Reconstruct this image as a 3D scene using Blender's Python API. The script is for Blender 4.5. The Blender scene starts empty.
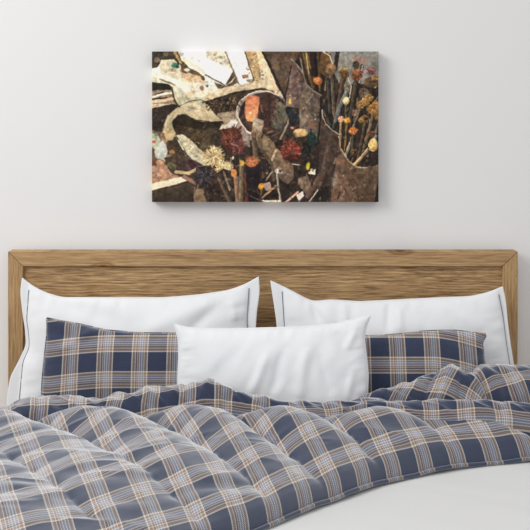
import bpy, math, random
import numpy as np
from mathutils import Vector

random.seed(7)
RNG = np.random.RandomState(11)
SC = bpy.context.scene
COL = SC.collection

# ---------------------------------------------------------------- camera, light, exposure
CAMZ, CAMD, F = 1.51, 3.333, 1000.0      # height, distance to headboard face, focal length in pixels
cd = bpy.data.cameras.new('camera'); cam = bpy.data.objects.new('camera', cd); COL.objects.link(cam)
cam.location = (0, -CAMD, CAMZ); cam.rotation_euler = (math.pi/2, 0, 0)
cd.sensor_width = 36; cd.sensor_fit = 'HORIZONTAL'; cd.lens = 36*F/530.0; cd.shift_y = -135/530.0
cd.clip_start = 0.05
SC.camera = cam
SC.view_settings.view_transform = 'Standard'; SC.view_settings.look = 'None'
SC.view_settings.exposure = 0.0; SC.view_settings.gamma = 1.0
SC.view_settings.use_curve_mapping = False

w = bpy.data.worlds.new('world'); SC.world = w; w.use_nodes = True
# soft overcast daylight: brighter overhead than at the horizon
wt = w.node_tree; bg = wt.nodes['Background']; bg.inputs[1].default_value = 0.95
_tc = wt.nodes.new('ShaderNodeTexCoord'); _sx = wt.nodes.new('ShaderNodeSeparateXYZ'); _rp = wt.nodes.new('ShaderNodeValToRGB')
wt.links.new(_tc.outputs['Generated'], _sx.inputs[0]); wt.links.new(_sx.outputs[2], _rp.inputs[0]); wt.links.new(_rp.outputs[0], bg.inputs[0])
_rp.color_ramp.elements[0].position = 0.0; _rp.color_ramp.elements[0].color = (0.63, 0.64, 0.655, 1)
_rp.color_ramp.elements[1].position = 0.8; _rp.color_ramp.elements[1].color = (1.0, 1.0, 1.0, 1)

def area(name, loc, target, size, size_y, power, col=(1, 1, 1)):
    l = bpy.data.lights.new(name, 'AREA'); l.shape = 'RECTANGLE'; l.size = size; l.size_y = size_y
    l.energy = power; l.color = col
    o = bpy.data.objects.new(name, l); COL.objects.link(o); o.location = loc
    o.rotation_euler = (Vector(target)-Vector(loc)).to_track_quat('-Z', 'Y').to_euler()
    return o
area('window_daylight', (-2.9, -2.6, 3.3), (0, -0.4, 0.75), 1.8, 2.0, 78, (1.0, 0.995, 0.985))

# ---------------------------------------------------------------- helpers
def px(x, y, d):
    """point seen at photo position (x, y) at distance d from the camera"""
    return Vector(((x-265)/F*d, d-CAMD, CAMZ-(y-130)/F*d))

def empty(name, loc, label, cat, group=None):
    o = bpy.data.objects.new(name, None); COL.objects.link(o); o.location = loc
    o.empty_display_size = 0.1
    o['label'] = label; o['category'] = cat
    if group: o['group'] = group
    return o

def link(name, verts, faces, mat, parent=None, smooth=True, uvs=None):
    me = bpy.data.meshes.new(name)
    me.from_pydata([tuple(v) for v in verts], [], [tuple(f) for f in faces])
    if mat: me.materials.append(mat)
    if uvs is not None:
        lay = me.uv_layers.new(name='UVMap')
        idx = np.empty(len(me.loops), dtype=np.int32); me.loops.foreach_get('vertex_index', idx)
        arr = np.asarray(uvs, dtype=np.float32)[idx]
        lay.data.foreach_set('uv', arr.ravel())
    if smooth: me.polygons.foreach_set('use_smooth', [True]*len(me.polygons))
    me.update()
    o = bpy.data.objects.new(name, me); COL.objects.link(o)
    if parent:
        o.parent = parent
        # every parent sits unrotated: keep world placement
        p = Vector((0, 0, 0)); q = parent
        while q: p += q.location; q = q.parent
        o.location = -p
    return o

def tag(o, label=None, cat=None, kind=None, group=None):
    if label: o['label'] = label
    if cat: o['category'] = cat
    if kind: o['kind'] = kind
    if group: o['group'] = group
    return o

def box(x0, x1, y0, y1, z0, z1):
    v = [(x0,y0,z0),(x1,y0,z0),(x1,y1,z0),(x0,y1,z0),(x0,y0,z1),(x1,y0,z1),(x1,y1,z1),(x0,y1,z1)]
    f = [(0,3,2,1),(4,5,6,7),(0,1,5,4),(1,2,6,5),(2,3,7,6),(3,0,4,7)]
    return v, f

def prism(poly, y0, y1):
    """polygon in x,z extruded from y0 to y1"""
    n = len(poly)
    v = [(a, y0, b) for a, b in poly]+[(a, y1, b) for a, b in poly]
    f = [tuple(range(n)), tuple(range(2*n-1, n-1, -1))]+[(i+n, (i+1) % n+n, (i+1) % n, i) for i in range(n)]
    return v, f

def bevel(o, wd=0.002, seg=2):
    m = o.modifiers.new('bevel', 'BEVEL'); m.width = wd; m.segments = seg; m.limit_method = 'ANGLE'
    return o

def vnoise(x, y, seed=0):
    """smooth value noise, numpy, about -1..1"""
    x = np.asarray(x, float); y = np.asarray(y, float)
    xi = np.floor(x).astype(np.int64); yi = np.floor(y).astype(np.int64)
    fx = x-xi; fy = y-yi
    fx = fx*fx*fx*(fx*(fx*6-15)+10); fy = fy*fy*fy*(fy*(fy*6-15)+10)
    def h(a, b):
        n = (a*374761393+b*668265263+seed*1442695041) & 0xffffffff
        n = ((n ^ (n >> 13))*1274126177) & 0xffffffff
        n = (n ^ (n >> 16)) & 0xffff
        return n/32767.5-1
    return (h(xi, yi)*(1-fx)*(1-fy)+h(xi+1, yi)*fx*(1-fy)+h(xi, yi+1)*(1-fx)*fy+h(xi+1, yi+1)*fx*fy)

def fbm(x, y, seed=0, oct=3):
    r = 0; a = 1; t = 0
    for k in range(oct):
        r = r+a*vnoise(x*2**k, y*2**k, seed+k*17); t += a; a *= 0.5
    return r/t

def interp(pts, t):
    """smooth interpolation of a list of points by position 0..1 along its length"""
    P = np.array(pts, float)
    L = np.r_[0, np.cumsum(np.hypot(*np.diff(P, axis=0).T))]; L /= L[-1]
    return np.interp(t, L, P[:, 0]), np.interp(t, L, P[:, 1])

def smooth1(a, k):
    for _ in range(k):
        b = a.copy(); b[1:-1] = (a[:-2]+2*a[1:-1]+a[2:])/4; a = b
    return a

def curve(pts, n, k=6):
    a, b = interp(pts, np.linspace(0, 1, n))
    return smooth1(a, k), smooth1(b, k)

def grid_faces(nu, nv, off=0):
    i, j = np.meshgrid(np.arange(nu-1), np.arange(nv-1), indexing='ij')
    a = i*nv+j+off
    return np.stack([a, a+nv, a+nv+1, a+1], -1).reshape(-1, 4).tolist()

# ---------------------------------------------------------------- materials
def srgb(r, g, b):
    f = lambda c: (c/255/12.92 if c/255 <= 0.04045 else ((c/255+0.055)/1.055)**2.4)
    return (f(r), f(g), f(b), 1)

class NT:
    def __init__(s, name):
        s.m = bpy.data.materials.new(name); s.m.use_nodes = True; s.t = s.m.node_tree
        s.b = s.t.nodes['Principled BSDF']
    def n(s, ty, **kw):
        o = s.t.nodes.new(ty)
        for k, v in kw.items():
            if k == 'ins':
                for a, b in v.items(): s.put(o.inputs[a], b)
            else: setattr(o, k, v)
        return o
    def put(s, sock, v):
        if isinstance(v, bpy.types.NodeSocket): s.t.links.new(v, sock)
        else: sock.default_value = v
    def math(s, op, a, b=0.0):
        o = s.n('ShaderNodeMath', operation=op); s.put(o.inputs[0], a); s.put(o.inputs[1], b); return o.outputs[0]
    def mix(s, fac, a, b, blend='MIX'):
        o = s.n('ShaderNodeMix', data_type='RGBA', blend_type=blend)
        s.put(o.inputs[0], fac); s.put(o.inputs[6], a); s.put(o.inputs[7], b); return o.outputs[2]
    def ramp(s, fac, stops, interp='LINEAR'):
        o = s.n('ShaderNodeValToRGB'); cr = o.color_ramp; cr.interpolation = interp
        while len(cr.elements) < len(stops): cr.elements.new(0.5)
        for e, (p, c) in zip(cr.elements, stops): e.position = p; e.color = c
        s.put(o.inputs[0], fac); return o.outputs[0]
    def noise(s, vec, scale, detail=3, rough=0.5, dist=0.0):
        o = s.n('ShaderNodeTexNoise'); s.put(o.inputs['Vector'], vec)
        o.inputs['Scale'].default_value = scale; o.inputs['Detail'].default_value = detail
        o.inputs['Roughness'].default_value = rough; o.inputs['Distortion'].default_value = dist
        return o.outputs[0]
    def mapping(s, vec, scale=(1, 1, 1), loc=(0, 0, 0), rot=(0, 0, 0)):
        o = s.n('ShaderNodeMapping'); s.put(o.inputs[0], vec)
        o.inputs['Scale'].default_value = scale; o.inputs['Location'].default_value = loc
        o.inputs['Rotation'].default_value = rot; return o.outputs[0]
    def bump(s, h, strength, dist=0.001):
        o = s.n('ShaderNodeBump'); s.put(o.inputs['Height'], h)
        o.inputs['Strength'].default_value = strength; o.inputs['Distance'].default_value = dist
        s.t.links.new(o.outputs[0], s.b.inputs['Normal'])

def mat_plain(name, col, rough=0.8, sheen=0.0, noise=0.0):
    k = NT(name); k.b.inputs['Roughness'].default_value = rough
    k.b.inputs['Specular IOR Level'].default_value = 0.25
    k.b.inputs['Base Color'].default_value = col
    if sheen:
        k.b.inputs['Sheen Weight'].default_value = sheen
    tc = k.n('ShaderNodeTexCoord').outputs['Object']
    if noise:
        nz = k.noise(tc, 300, 2)
        k.bump(nz, noise, 0.0006)
    return k.m

M_wall = mat_plain('painted_wall', srgb(236, 236, 236), 0.9, 0, 0.1)
M_floor = mat_plain('floor_finish', srgb(150, 125, 100), 0.6)
M_white = mat_plain('white_cotton', srgb(231, 232, 234), 0.9, 0.15, 0.25)
M_sheet = mat_plain('white_sheet_cotton', srgb(214, 214, 213), 0.9, 0.15, 0.25)
M_pipe = mat_plain('grey_piping', srgb(128, 134, 142), 0.8)
M_matt = mat_plain('mattress_ticking', srgb(225, 225, 222), 0.9)
M_stitch = mat_plain('stitch_thread', srgb(190, 186, 180), 0.8)

def mat_tartan(name):
    k = NT(name); uv = k.n('ShaderNodeTexCoord').outputs['UV']
    sp = k.n('ShaderNodeSeparateXYZ'); k.t.links.new(uv, sp.inputs[0])
    navy = srgb(45, 53, 77); tan = srgb(146, 118, 98); cream = srgb(214, 206, 192)
    blue = srgb(136, 138, 150); white = srgb(202, 203, 210); brown = srgb(108, 96, 92); nav2 = srgb(54, 62, 86)
    stops = [(0, cream), (0.035, tan), (0.10, cream), (0.118, brown), (0.165, white), (0.183, tan), (0.215, white),
             (0.24, blue), (0.285, white), (0.305, blue), (0.35, cream), (0.368, tan), (0.43, cream), (0.465, navy),
             (0.70, nav2), (0.715, navy)]
    wob = k.noise(uv, 3.0, 2)
    def thread(s_, o_):
        f = k.math('FRACT', s_)
        return k.ramp(f, stops, 'CONSTANT')
    cu = thread(sp.outputs[0], 0); cv = thread(sp.outputs[1], 1)
    # diagonal twill: which of warp and weft lies on top
    d = k.math('ADD', sp.outputs[0], sp.outputs[1])
    tw = k.math('FRACT', k.math('MULTIPLY', d, 23.0))
    d2 = k.math('FRACT', k.math('MULTIPLY', sp.outputs[0], 38.0))
    a = k.math('MULTIPLY', k.math('GREATER_THAN', tw, 0.5), 0.44)
    b = k.math('MULTIPLY', k.math('GREATER_THAN', d2, 0.5), 0.12)
    fac = k.math('ADD', k.math('ADD', a, b), 0.22)
    c = k.mix(fac, cu, cv)
    nz = k.noise(k.mapping(uv, (60, 60, 1)), 1.0, 3, 0.6)
    c = k.mix(1.0, c, k.ramp(nz, [(0.3, (0.84, 0.84, 0.84, 1)), (0.7, (1.16, 1.16, 1.16, 1))]), 'MULTIPLY')
    k.put(k.b.inputs['Base Color'], c)
    k.b.inputs['Roughness'].default_value = 0.9
    k.b.inputs['Specular IOR Level'].default_value = 0.15
    k.b.inputs['Sheen Weight'].default_value = 1.0
    k.b.inputs['Sheen Roughness'].default_value = 0.5
    k.b.inputs['Sheen Tint'].default_value = (0.95, 0.97, 1.0, 1)
    k.bump(k.math('ADD', tw, nz), 0.25, 0.0006)
    return k.m
M_plaid = mat_tartan('plaid_flannel')

def mat_wood(name, vertical=False, seed=0, ridges=1.0, tone=1.0):
    k = NT(name); tc = k.n('ShaderNodeTexCoord').outputs['Object']
    rot = (0, math.pi/2, 0) if vertical else (0, 0, 0)
    v = k.mapping(tc, (1, 1, 1), (seed*1.7, 0, seed*0.31), rot)
    big = k.noise(k.mapping(v, (1.1, 1, 7)), 1.6, 4, 0.55, 0.4)
    fine = k.noise(k.mapping(v, (11, 1, 170)), 1.0, 3, 0.7, 0.15)
    mid = k.noise(k.mapping(v, (3.5, 1, 50)), 1.0, 5, 0.6, 0.6)
    g = k.math('ADD', k.math('MULTIPLY', fine, 0.85*ridges), k.math('ADD', k.math('MULTIPLY', mid, 0.26), k.math('MULTIPLY', big, 0.25)))
    mu = 0.265+0.425*ridges
    c = k.ramp(g, [(mu-0.19, srgb(124*tone, 97*tone, 68*tone)), (mu-0.05, srgb(168*tone, 136*tone, 97*tone)),
                   (mu+0.06, srgb(190*tone, 156*tone, 113*tone)), (mu+0.22, srgb(208*tone, 176*tone, 132*tone))])
    # saw ripples across the board face
    sz = k.n('ShaderNodeSeparateXYZ'); k.t.links.new(v, sz.inputs[0])
    wob = k.noise(k.mapping(v, (3.5, 1, 14)), 1.0, 4, 0.6)
    rip = k.math('SINE', k.math('ADD', k.math('MULTIPLY', sz.outputs[2], 560.0), k.math('MULTIPLY', wob, 26.0)))
    msk = k.ramp(k.noise(k.mapping(v, (2.5, 1, 9)), 1.0, 3), [(0.38, (0, 0, 0, 1)), (0.58, (1, 1, 1, 1))])
    ripc = k.ramp(rip, [(0.0, (0.66, 0.62, 0.58, 1)), (0.45, (1.0, 1.0, 1.0, 1)), (1.0, (1.12, 1.11, 1.09, 1))])
    c = k.mix(k.math('MULTIPLY', msk, 0.75*min(1.0, ridges-0.35)), c, ripc, 'MULTIPLY')
    # open cracks along the grain
    cr = k.noise(k.mapping(v, (6, 1, 230)), 1.0, 2, 0.5, 0.2)
    crm = k.ramp(cr, [(0.30, (0.40, 0.34, 0.28, 1)), (0.38, (1, 1, 1, 1))])
    c = k.mix(0.85, c, crm, 'MULTIPLY')
    # worm holes / dark pits
    pit = k.noise(k.mapping(v, (45, 1, 90)), 1.0, 2)
    pm = k.ramp(pit, [(0.20, (0.35, 0.27, 0.2, 1)), (0.27, (1, 1, 1, 1))])
    c = k.mix(0.8, c, pm, 'MULTIPLY')
    # knots
    cx = k.n('ShaderNodeCombineXYZ'); k.t.links.new(k.math('MULTIPLY', sz.outputs[0], 1.7), cx.inputs[0]); k.t.links.new(k.math('MULTIPLY', sz.outputs[2], 5.5), cx.inputs[1])
    vo = k.n('ShaderNodeTexVoronoi', voronoi_dimensions='2D'); k.put(vo.inputs['Vector'], cx.outputs[0]); vo.inputs['Scale'].default_value = 1.0
    kn = k.ramp(k.math('ADD', vo.outputs['Distance'], k.math('MULTIPLY', mid, 0.04)), [(0.035, (0.45, 0.34, 0.25, 1)), (0.06, (0.8, 0.7, 0.6, 1)), (0.075, (0.55, 0.45, 0.36, 1)), (0.11, (1, 1, 1, 1))])
    c = k.mix(1.0, c, kn, 'MULTIPLY')
    k.put(k.b.inputs['Base Color'], c)
    k.b.inputs['Roughness'].default_value = 0.72; k.b.inputs['Specular IOR Level'].default_value = 0.25
    k.bump(k.math('ADD', g, k.math('MULTIPLY', cr, 0.6)), 0.55, 0.003)
    return k.m
M_wood_panel = mat_wood('rough_sawn_oak_panel', False, 1, 1.25)
M_wood_rail = mat_wood('oak_rail', False, 2, 0.7)
M_wood_stile = mat_wood('oak_stile', True, 3, 0.7)
M_wood_base = mat_wood('oak_bed_base', False, 4, 0.7)

# ---------------------------------------------------------------- the setting
YW = 0.085
tag(link('wall_back', *box(-3.4, 3.4, YW, YW+0.12, -0.02, 2.9), M_wall, smooth=False), kind='structure')
tag(link('floor', *box(-3.4, 3.4, -4.2, YW+0.12, -0.1, 0.0), M_floor, smooth=False), kind='structure')
tag(link('baseboard_back', *box(-3.4, 3.4, YW-0.014, YW, 0.0, 0.11), M_wall, smooth=False), kind='structure')

# ---------------------------------------------------------------- bed
bed = empty('bed', (-0.007, -1.0, 0), 'oak bed whose rough sawn framed headboard stands against the white wall', 'bed')
X0, X1, ZT = -0.857, 0.843, 1.105
W = 0.05
hb = link('headboard', *box(X0+W*0.6, X1-W*0.6, 0.014, 0.052, 0.30, ZT-W*0.6), M_wood_panel, bed, smooth=False)
hb.name = 'headboard'
def sub(name, vf, mat, parent, bv=0.0025):
    o = link(name, *vf, mat, parent, smooth=False)
    return bevel(o, bv)
# mitred frame
sub('top_rail', prism([(X0, ZT), (X1, ZT), (X1-W, ZT-W), (X0+W, ZT-W)], 0.0, 0.06), M_wood_rail, hb)
sub('stile', prism([(X0, 0.0), (X0, ZT-0.0008), (X0+W, ZT-W-0.0008), (X0+W, 0.0)], 0.0, 0.06), M_wood_stile, hb)
sub('stile', prism([(X1-W, 0.0), (X1-W, ZT-W-0.0008), (X1, ZT-0.0008), (X1, 0.0)], 0.0, 0.06), M_wood_stile, hb)
sub('side_rail', box(X0+0.005, X0+0.035, -2.08, -0.001, 0.16, 0.30), M_wood_base, bed)
sub('side_rail', box(X1-0.035, X1-0.005, -2.08, -0.001, 0.16, 0.30), M_wood_base, bed)
sub('foot_rail', box(X0+0.036, X1-0.036, -2.08, -2.05, 0.16, 0.30), M_wood_base, bed)
sub('slat_base', box(X0+0.036, X1-0.036, -2.049, -0.02, 0.25, 0.28), M_wood_base, bed)
for sx in (X0+0.001, X1-0.071):
    sub('leg', box(sx, sx+0.07, -2.15, -2.081, 0.0, 0.31), M_wood_base, bed)

ZM = 0.56
def rounded_slab(x0, x1, y0, y1, z0, z1, r, seg=6):
    """box with rounded vertical corners and rounded top and bottom edges"""
    rings = []
    prof = [(r*(1-math.cos(a)) , -r*(1-math.sin(a))) for a in np.linspace(0, math.pi/2, seg)]
    levels = [(r*(1-math.cos(a)), z1-r+r*math.sin(a)) for a in np.linspace(0, math.pi/2, seg)]
    low = [(r*(1-math.cos(a)), z0+r-r*math.sin(a)) for a in np.linspace(math.pi/2, 0, seg)]
    v = []; f = []
    cs = [(x1, y1, 0), (x0, y1, 90), (x0, y0, 180), (x1, y0, 270)]
    R = r*1.6; n = 0
    for ins, z in low+levels:
        ring = []
        for cx, cy, a0 in cs:
            sx = -1 if cx == x1 else 1; sy = -1 if cy == y1 else 1
            ox, oy = cx+sx*R, cy+sy*R
            for a in np.linspace(a0, a0+90, seg):
                rr = R-ins
                ring.append((ox+rr*math.cos(math.radians(a)), oy+rr*math.sin(math.radians(a)), z))
        n = len(ring); v += ring
    nl = len(low)+len(levels)
    for k in range(nl-1):
        for i in range(n):
            f.append((k*n+i, k*n+(i+1) % n, (k+1)*n+(i+1) % n, (k+1)*n+i))
    f.append(tuple(range(n-1, -1, -1))); f.append(tuple((nl-1)*n+i for i in range(n)))
    return v, f
tag(link('mattress', *rounded_slab(X0+0.04, X1-0.04, -2.03, -0.004, 0.281, ZM-0.018, 0.05), M_matt),
    'thick mattress on the oak bed, wholly covered by its white sheet', 'mattress')

# fitted sheet: top with faint drag wrinkles plus side skirts
def make_sheet():
    nu, nv = 150, 170
    xs = np.linspace(X0+0.03, X1-0.03, nu); ys = np.linspace(-2.04, -0.003, nv)
    X, Y = np.meshgrid(xs, ys, indexing='ij')
    q = (X*0.45+Y)
    Z = ZM+0.0035*vnoise(X*2.2+1.3, q*9, 3)+0.003*vnoise(X*1.2, q*4.2, 5)+0.0018*vnoise(q*14, X*3, 8)
    e = np.minimum(np.minimum(X-xs[0], xs[-1]-X), np.minimum(Y-ys[0], ys[-1]-Y))
    R = 0.05
    Z = Z-np.where(e < R, R-np.sqrt(np.maximum(R*R-(R-e)**2, 0)), 0)
    v = np.stack([X, Y, Z], -1).reshape(-1, 3).tolist(); f = grid_faces(nu, nv)
    # skirt
    b = [i*nv for i in range(nu)]+[(nu-1)*nv+j for j in range(1, nv)]+[i*nv+nv-1 for i in range(nu-2, -1, -1)]+[j for j in range(nv-2, 0, -1)]
    base = len(v)
    for i in b: v.append((v[i][0], v[i][1], 0.295))
    n = len(b)
    for i in range(n): f.append((b[(i+1) % n], b[i], base+i, base+(i+1) % n))
    o = link('fitted_sheet', v, f, M_sheet)
    return tag(o, 'smooth white fitted sheet on the mattress, bare below the plaid duvet', 'sheet')
make_sheet()

# ---------------------------------------------------------------- pillows
def pillow(root_name, part_name, mat, top, right, bottom, left, d0, z0, lean, T, label, group=None,
           seed=0, flange=None, wr=1.0, creases=(), uvoff=(0, 0), nu=110, nv=80, period=0.108, uvwarp=None, nbend=0.0):
    """outline given by four edges as seen in the photo, laid on a plane that leans back; filled volume both sides"""
    s = np.linspace(0, 1, nu); t = np.linspace(0, 1, nv)
    tx, ty = curve(top, nu); bx, by = curve(bottom, nu); lx, ly = curve(left, nv); rx, ry = curve(right, nv)
    S, Tt = np.meshgrid(s, t, indexing='ij')
    def coons(ta, ba, la, ra):
        c00, c10, c01, c11 = ta[0], ta[-1], ba[0], ba[-1]
        la = la+(c00-la[0])*(1-t)+(c01-la[-1])*t; ra = ra+(c10-ra[0])*(1-t)+(c11-ra[-1])*t
        return ((1-Tt)*ta[:, None]+Tt*ba[:, None]+(1-S)*la[None]+S*ra[None]
                - ((1-S)*(1-Tt)*c00+S*(1-Tt)*c10+(1-S)*Tt*c01+S*Tt*c11))
    PX = coons(tx, bx, lx, rx); PY = coons(ty, by, ly, ry)
    D = (d0+lean*(CAMZ-z0))/(1+lean*(PY-130)/F)
    X = (PX-265)/F*D; Y = D-CAMD; Z = CAMZ-(PY-130)/F*D
    nrm = np.array([0, -1, lean]); nrm = nrm/np.linalg.norm(nrm)
    s2 = 2*S-1; t2 = 2*Tt-1
    sL = np.zeros(nv); sR = np.ones(nv)
    if flange:
        for j in range(nv):
            xl = np.interp(PY[:, j].mean(), [p[1] for p in flange[0]], [p[0] for p in flange[0]])
            xr = np.interp(PY[:, j].mean(), [p[1] for p in flange[1]], [p[0] for p in flange[1]])
            sL[j] = max(0.02, np.interp(xl, PX[:, j], s)); sR[j] = min(0.98, np.interp(xr, PX[:, j], s))
        sL = smooth1(sL, 4); sR = smooth1(sR, 4)
    sb = np.clip((S-sL[None])/(sR-sL)[None]*2-1, -1, 1)
    prof = ((1-np.abs(sb)**2.6)*(1-np.abs(t2)**2.4))**0.55
    ths = 0.0025
    W1 = fbm(PX/55+seed, PY/40, seed, 3); W2 = fbm((PX+PY*0.6)/16, (PY-PX*0.35)/48, seed+9, 2)
    edge = np.exp(-((1-np.abs(t2))/0.16)**1.2)+np.exp(-((1-np.abs(sb))/0.12)**1.2)
    rip = fbm(PX/7.0+PY/40, PY/30, seed+21, 2)*np.exp(-((1-np.abs(t2))/0.2)**2)
    rip2 = fbm(PX/34, PY/7.5+PX/60, seed+31, 2)*np.exp(-((1-np.abs(sb))/0.18)**2)
    front = T*prof*(1+0.10*W1*wr)+wr*(0.0035*W2*prof+0.0045*(rip+rip2)*np.clip(prof*2.5, 0, 1))
    for (x0, y0, x1, y1, amp, wd) in creases:
        L2 = (x1-x0)**2+(y1-y0)**2
        q = np.clip(((PX-x0)*(x1-x0)+(PY-y0)*(y1-y0))/L2, 0, 1)
        dd = np.hypot(PX-(x0+q*(x1-x0)), PY-(y0+q*(y1-y0)))
        front = front+1.6*amp*np.exp(-(dd/wd)**2)*np.sin(np.clip(q, 0.02, 0.98)*math.pi)**0.5*np.clip(prof*2, 0, 1)
    back = T*prof
    bend = nbend*(s2**2)
    wav = 0.004*np.sin(S*17+seed)*(np.abs(sb) >= 0.999) if flange else 0
    F_ = np.stack([X, Y, Z], -1)+nrm*(front+ths+bend+wav)[..., None]
    B_ = np.stack([X, Y, Z], -1)-nrm*(back+ths-bend-wav)[..., None]
    v = np.concatenate([F_.reshape(-1, 3), B_.reshape(-1, 3)]); n = nu*nv
    f = [tuple(reversed(q)) for q in grid_faces(nu, nv)]+grid_faces(nu, nv, n)
    b = [i*nv for i in range(nu)]+[(nu-1)*nv+j for j in range(1, nv)]+[i*nv+nv-1 for i in range(nu-2, -1, -1)]+[j for j in range(nv-2, 0, -1)]
    m = len(b)
    for i in range(m): f.append((b[i], b[(i+1) % m], b[(i+1) % m]+n, b[i]+n))
    # cloth coordinates
    U = X.copy(); V = Z*math.sqrt(1+lean*lean)
    U = (X-X.mean())/period*1.0; V = V/period
    if uvwarp is not None: U, V = uvwarp(PX, PY, U, V)
    uv = np.stack([U+uvoff[0], V+uvoff[1]], -1).reshape(-1, 2)
    uv = np.concatenate([uv, uv])
    root = empty(root_name, (float(X.mean()), float(Y.mean()), float(Z.min())), label, 'pillow', group)
    o = link(part_name, v.tolist(), f, mat, root, uvs=uv)
    ss = o.modifiers.new('sub', 'SUBSURF'); ss.levels = 1; ss.render_levels = 1
    if flange:
        for arr in (sL, sR):
            pts = []
            for j in np.linspace(nv*0.045, nv*0.97, 70):
                fi = float(np.interp(j, np.arange(nv), arr))*(nu-1)
                i_ = int(min(fi, nu-2)); j_ = int(min(j, nv-2)); u_ = fi-i_; w_ = j-j_
                pts.append(F_[i_, j_]*(1-u_)*(1-w_)+F_[i_+1, j_]*u_*(1-w_)+F_[i_, j_+1]*(1-u_)*w_+F_[i_+1, j_+1]*u_*w_+nrm*0.0012)
            tube('piping', pts, 0.0017, M_pipe, root)
    else:
        # seam cord around the edge
        pts = [(F_.reshape(-1, 3)[i]+B_.reshape(-1, 3)[i])/2 for i in b[::2]]
        tube('seam', pts+[pts[0]], 0.0028, mat, root, uv1=None)
    return root

def tube(name, pts, r, mat, parent, k=6, uv1=None):
    P = np.array(pts, float); n = len(P)
    Tn = np.gradient(P, axis=0); Tn /= (np.linalg.norm(Tn, axis=1)[:, None]+1e-9)
    ref = np.array([0, 1.0, 0.02]); A = np.cross(Tn, ref); A /= (np.linalg.norm(A, axis=1)[:, None]+1e-9); Bn = np.cross(Tn, A)
    v = []; f = []
    for i in range(n):
        for j in range(k):
            a = 2*math.pi*j/k
            v.append(P[i]+r*(math.cos(a)*A[i]+math.sin(a)*Bn[i]))
    for i in range(n-1):
        for j in range(k):
            f.append((i*k+j, i*k+(j+1) % k, (i+1)*k+(j+1) % k, (i+1)*k+j))
    uv = [(p[0]/0.108, p[2]/0.108) for p in v] if uv1 is None else [q_ for q_ in uv1 for _ in range(k)]
    return link(name, v, f, mat, parent, uvs=uv)

# big white piped pillows against the headboard
pillow('piped_pillow', 'cushion', M_white,
       top=[(22,277),(30,284),(45,292),(62,297),(90,297),(130,297),(165,297),(200,294),(228,290),(245,284),(259,276)],
       right=[(259,276),(260,292),(257,312),(256,328),(260,360),(262,395),(262,422)],
       bottom=[(6,424),(60,426),(140,427),(200,427),(262,422)],
       left=[(22,277),(20,292),(22,310),(25,330),(26,345),(18,362),(10,377),(7,395),(6,424)],
       d0=3.222, z0=0.75, lean=0.17, T=0.058, flange=([(30,288),(29,300),(27,330),(24,360),(20,400),(18,440)],[(250,280),(249,300),(247,330),(250,370),(252,440)]), seed=3,
       creases=[(150,330,215,300,0.006,9),(232,300,236,322,0.004,4),(60,300,140,330,-0.006,10),(180,340,225,300,-0.005,6)],
       label='large white pillow with grey piped edge, leaning on the left half of the headboard', wr=0.8)
pillow('piped_pillow', 'cushion', M_white,
       top=[(270,280),(281,285),(295,292),(308,299),(314,301),(330,299),(360,301),(400,299),(440,297),(470,296),(488,292),(503,286)],
       right=[(503,286),(506,300),(508,322),(511,345),(515,370),(520,400),(522,423)],
       bottom=[(283,424),(350,427),(430,427),(480,426),(522,423)],
       left=[(270,280),(273,300),(276,320),(278,345),(280,380),(280,410),(283,424)],
       d0=3.222, z0=0.75, lean=0.17, T=0.058, flange=([(280,280),(282,300),(284,330),(287,370),(290,440)],[(496,285),(499,305),(504,330),(510,365),(514,440)]), seed=8,
       creases=[(312,302,318,322,-0.006,4),(322,302,332,325,0.005,5),(348,302,352,330,-0.004,6),(440,300,480,330,0.004,7),(388,302,386,330,-0.006,3.5),(396,303,398,332,0.005,4),(405,302,430,328,-0.003,5),(345,304,343,330,0.004,4)],
       label='large white pillow with grey piped edge, leaning on the right half of the headboard', wr=0.9)

# plaid pillows
def warpL(PX, PY, U, V):
    return U+0.10*np.clip((80-PX)/40, 0, 1)**2*(PY-330)/60, V+0.16*np.clip((110-PX)/60, 0, 1)**1.5
pillow('plaid_pillow', 'cushion', M_plaid,
       top=[(47,318),(62,321),(80,324),(105,330),(140,333),(178,333),(215,332),(256,330)],
       right=[(256,330),(254,350),(256,380),(258,420),(259,431)],
       bottom=[(40,430),(100,434),(180,434),(259,431)],
       left=[(47,318),(47,335),(45,352),(43,370),(42,385),(41,410),(40,430)],
       d0=3.118, z0=0.72, lean=0.19, T=0.040, seed=5, uvoff=(0.49, 0.32), uvwarp=warpL, wr=0.9,
       creases=[(60,350,100,326,0.006,5),(50,330,95,345,-0.004,5),(110,332,130,345,-0.004,4)],
       label='navy plaid pillow standing in front of the left white pillow')
def warpR(PX, PY, U, V):
    return U-0.12*np.clip((PX-440)/45, 0, 1)**2, V+0.35*np.clip((PX-430)/55, 0, 1)**1.6
pillow('plaid_pillow', 'cushion', M_plaid,
       top=[(285,333),(320,336),(368,336),(400,334),(425,331),(452,330),(470,332),(487,334)],
       right=[(487,334),(482,343),(484,356),(486,372),(488,400),(490,430)],
       bottom=[(284,430),(350,434),(420,434),(490,430)],
       left=[(285,333),(286,360),(286,400),(284,430)],
       d0=3.118, z0=0.72, lean=0.19, T=0.040, seed=12, uvoff=(0.92, 0.92), uvwarp=warpR, wr=0.8,
       creases=[(440,335,478,350,-0.003,4)],
       label='navy plaid pillow standing in front of the right white pillow')

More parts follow.
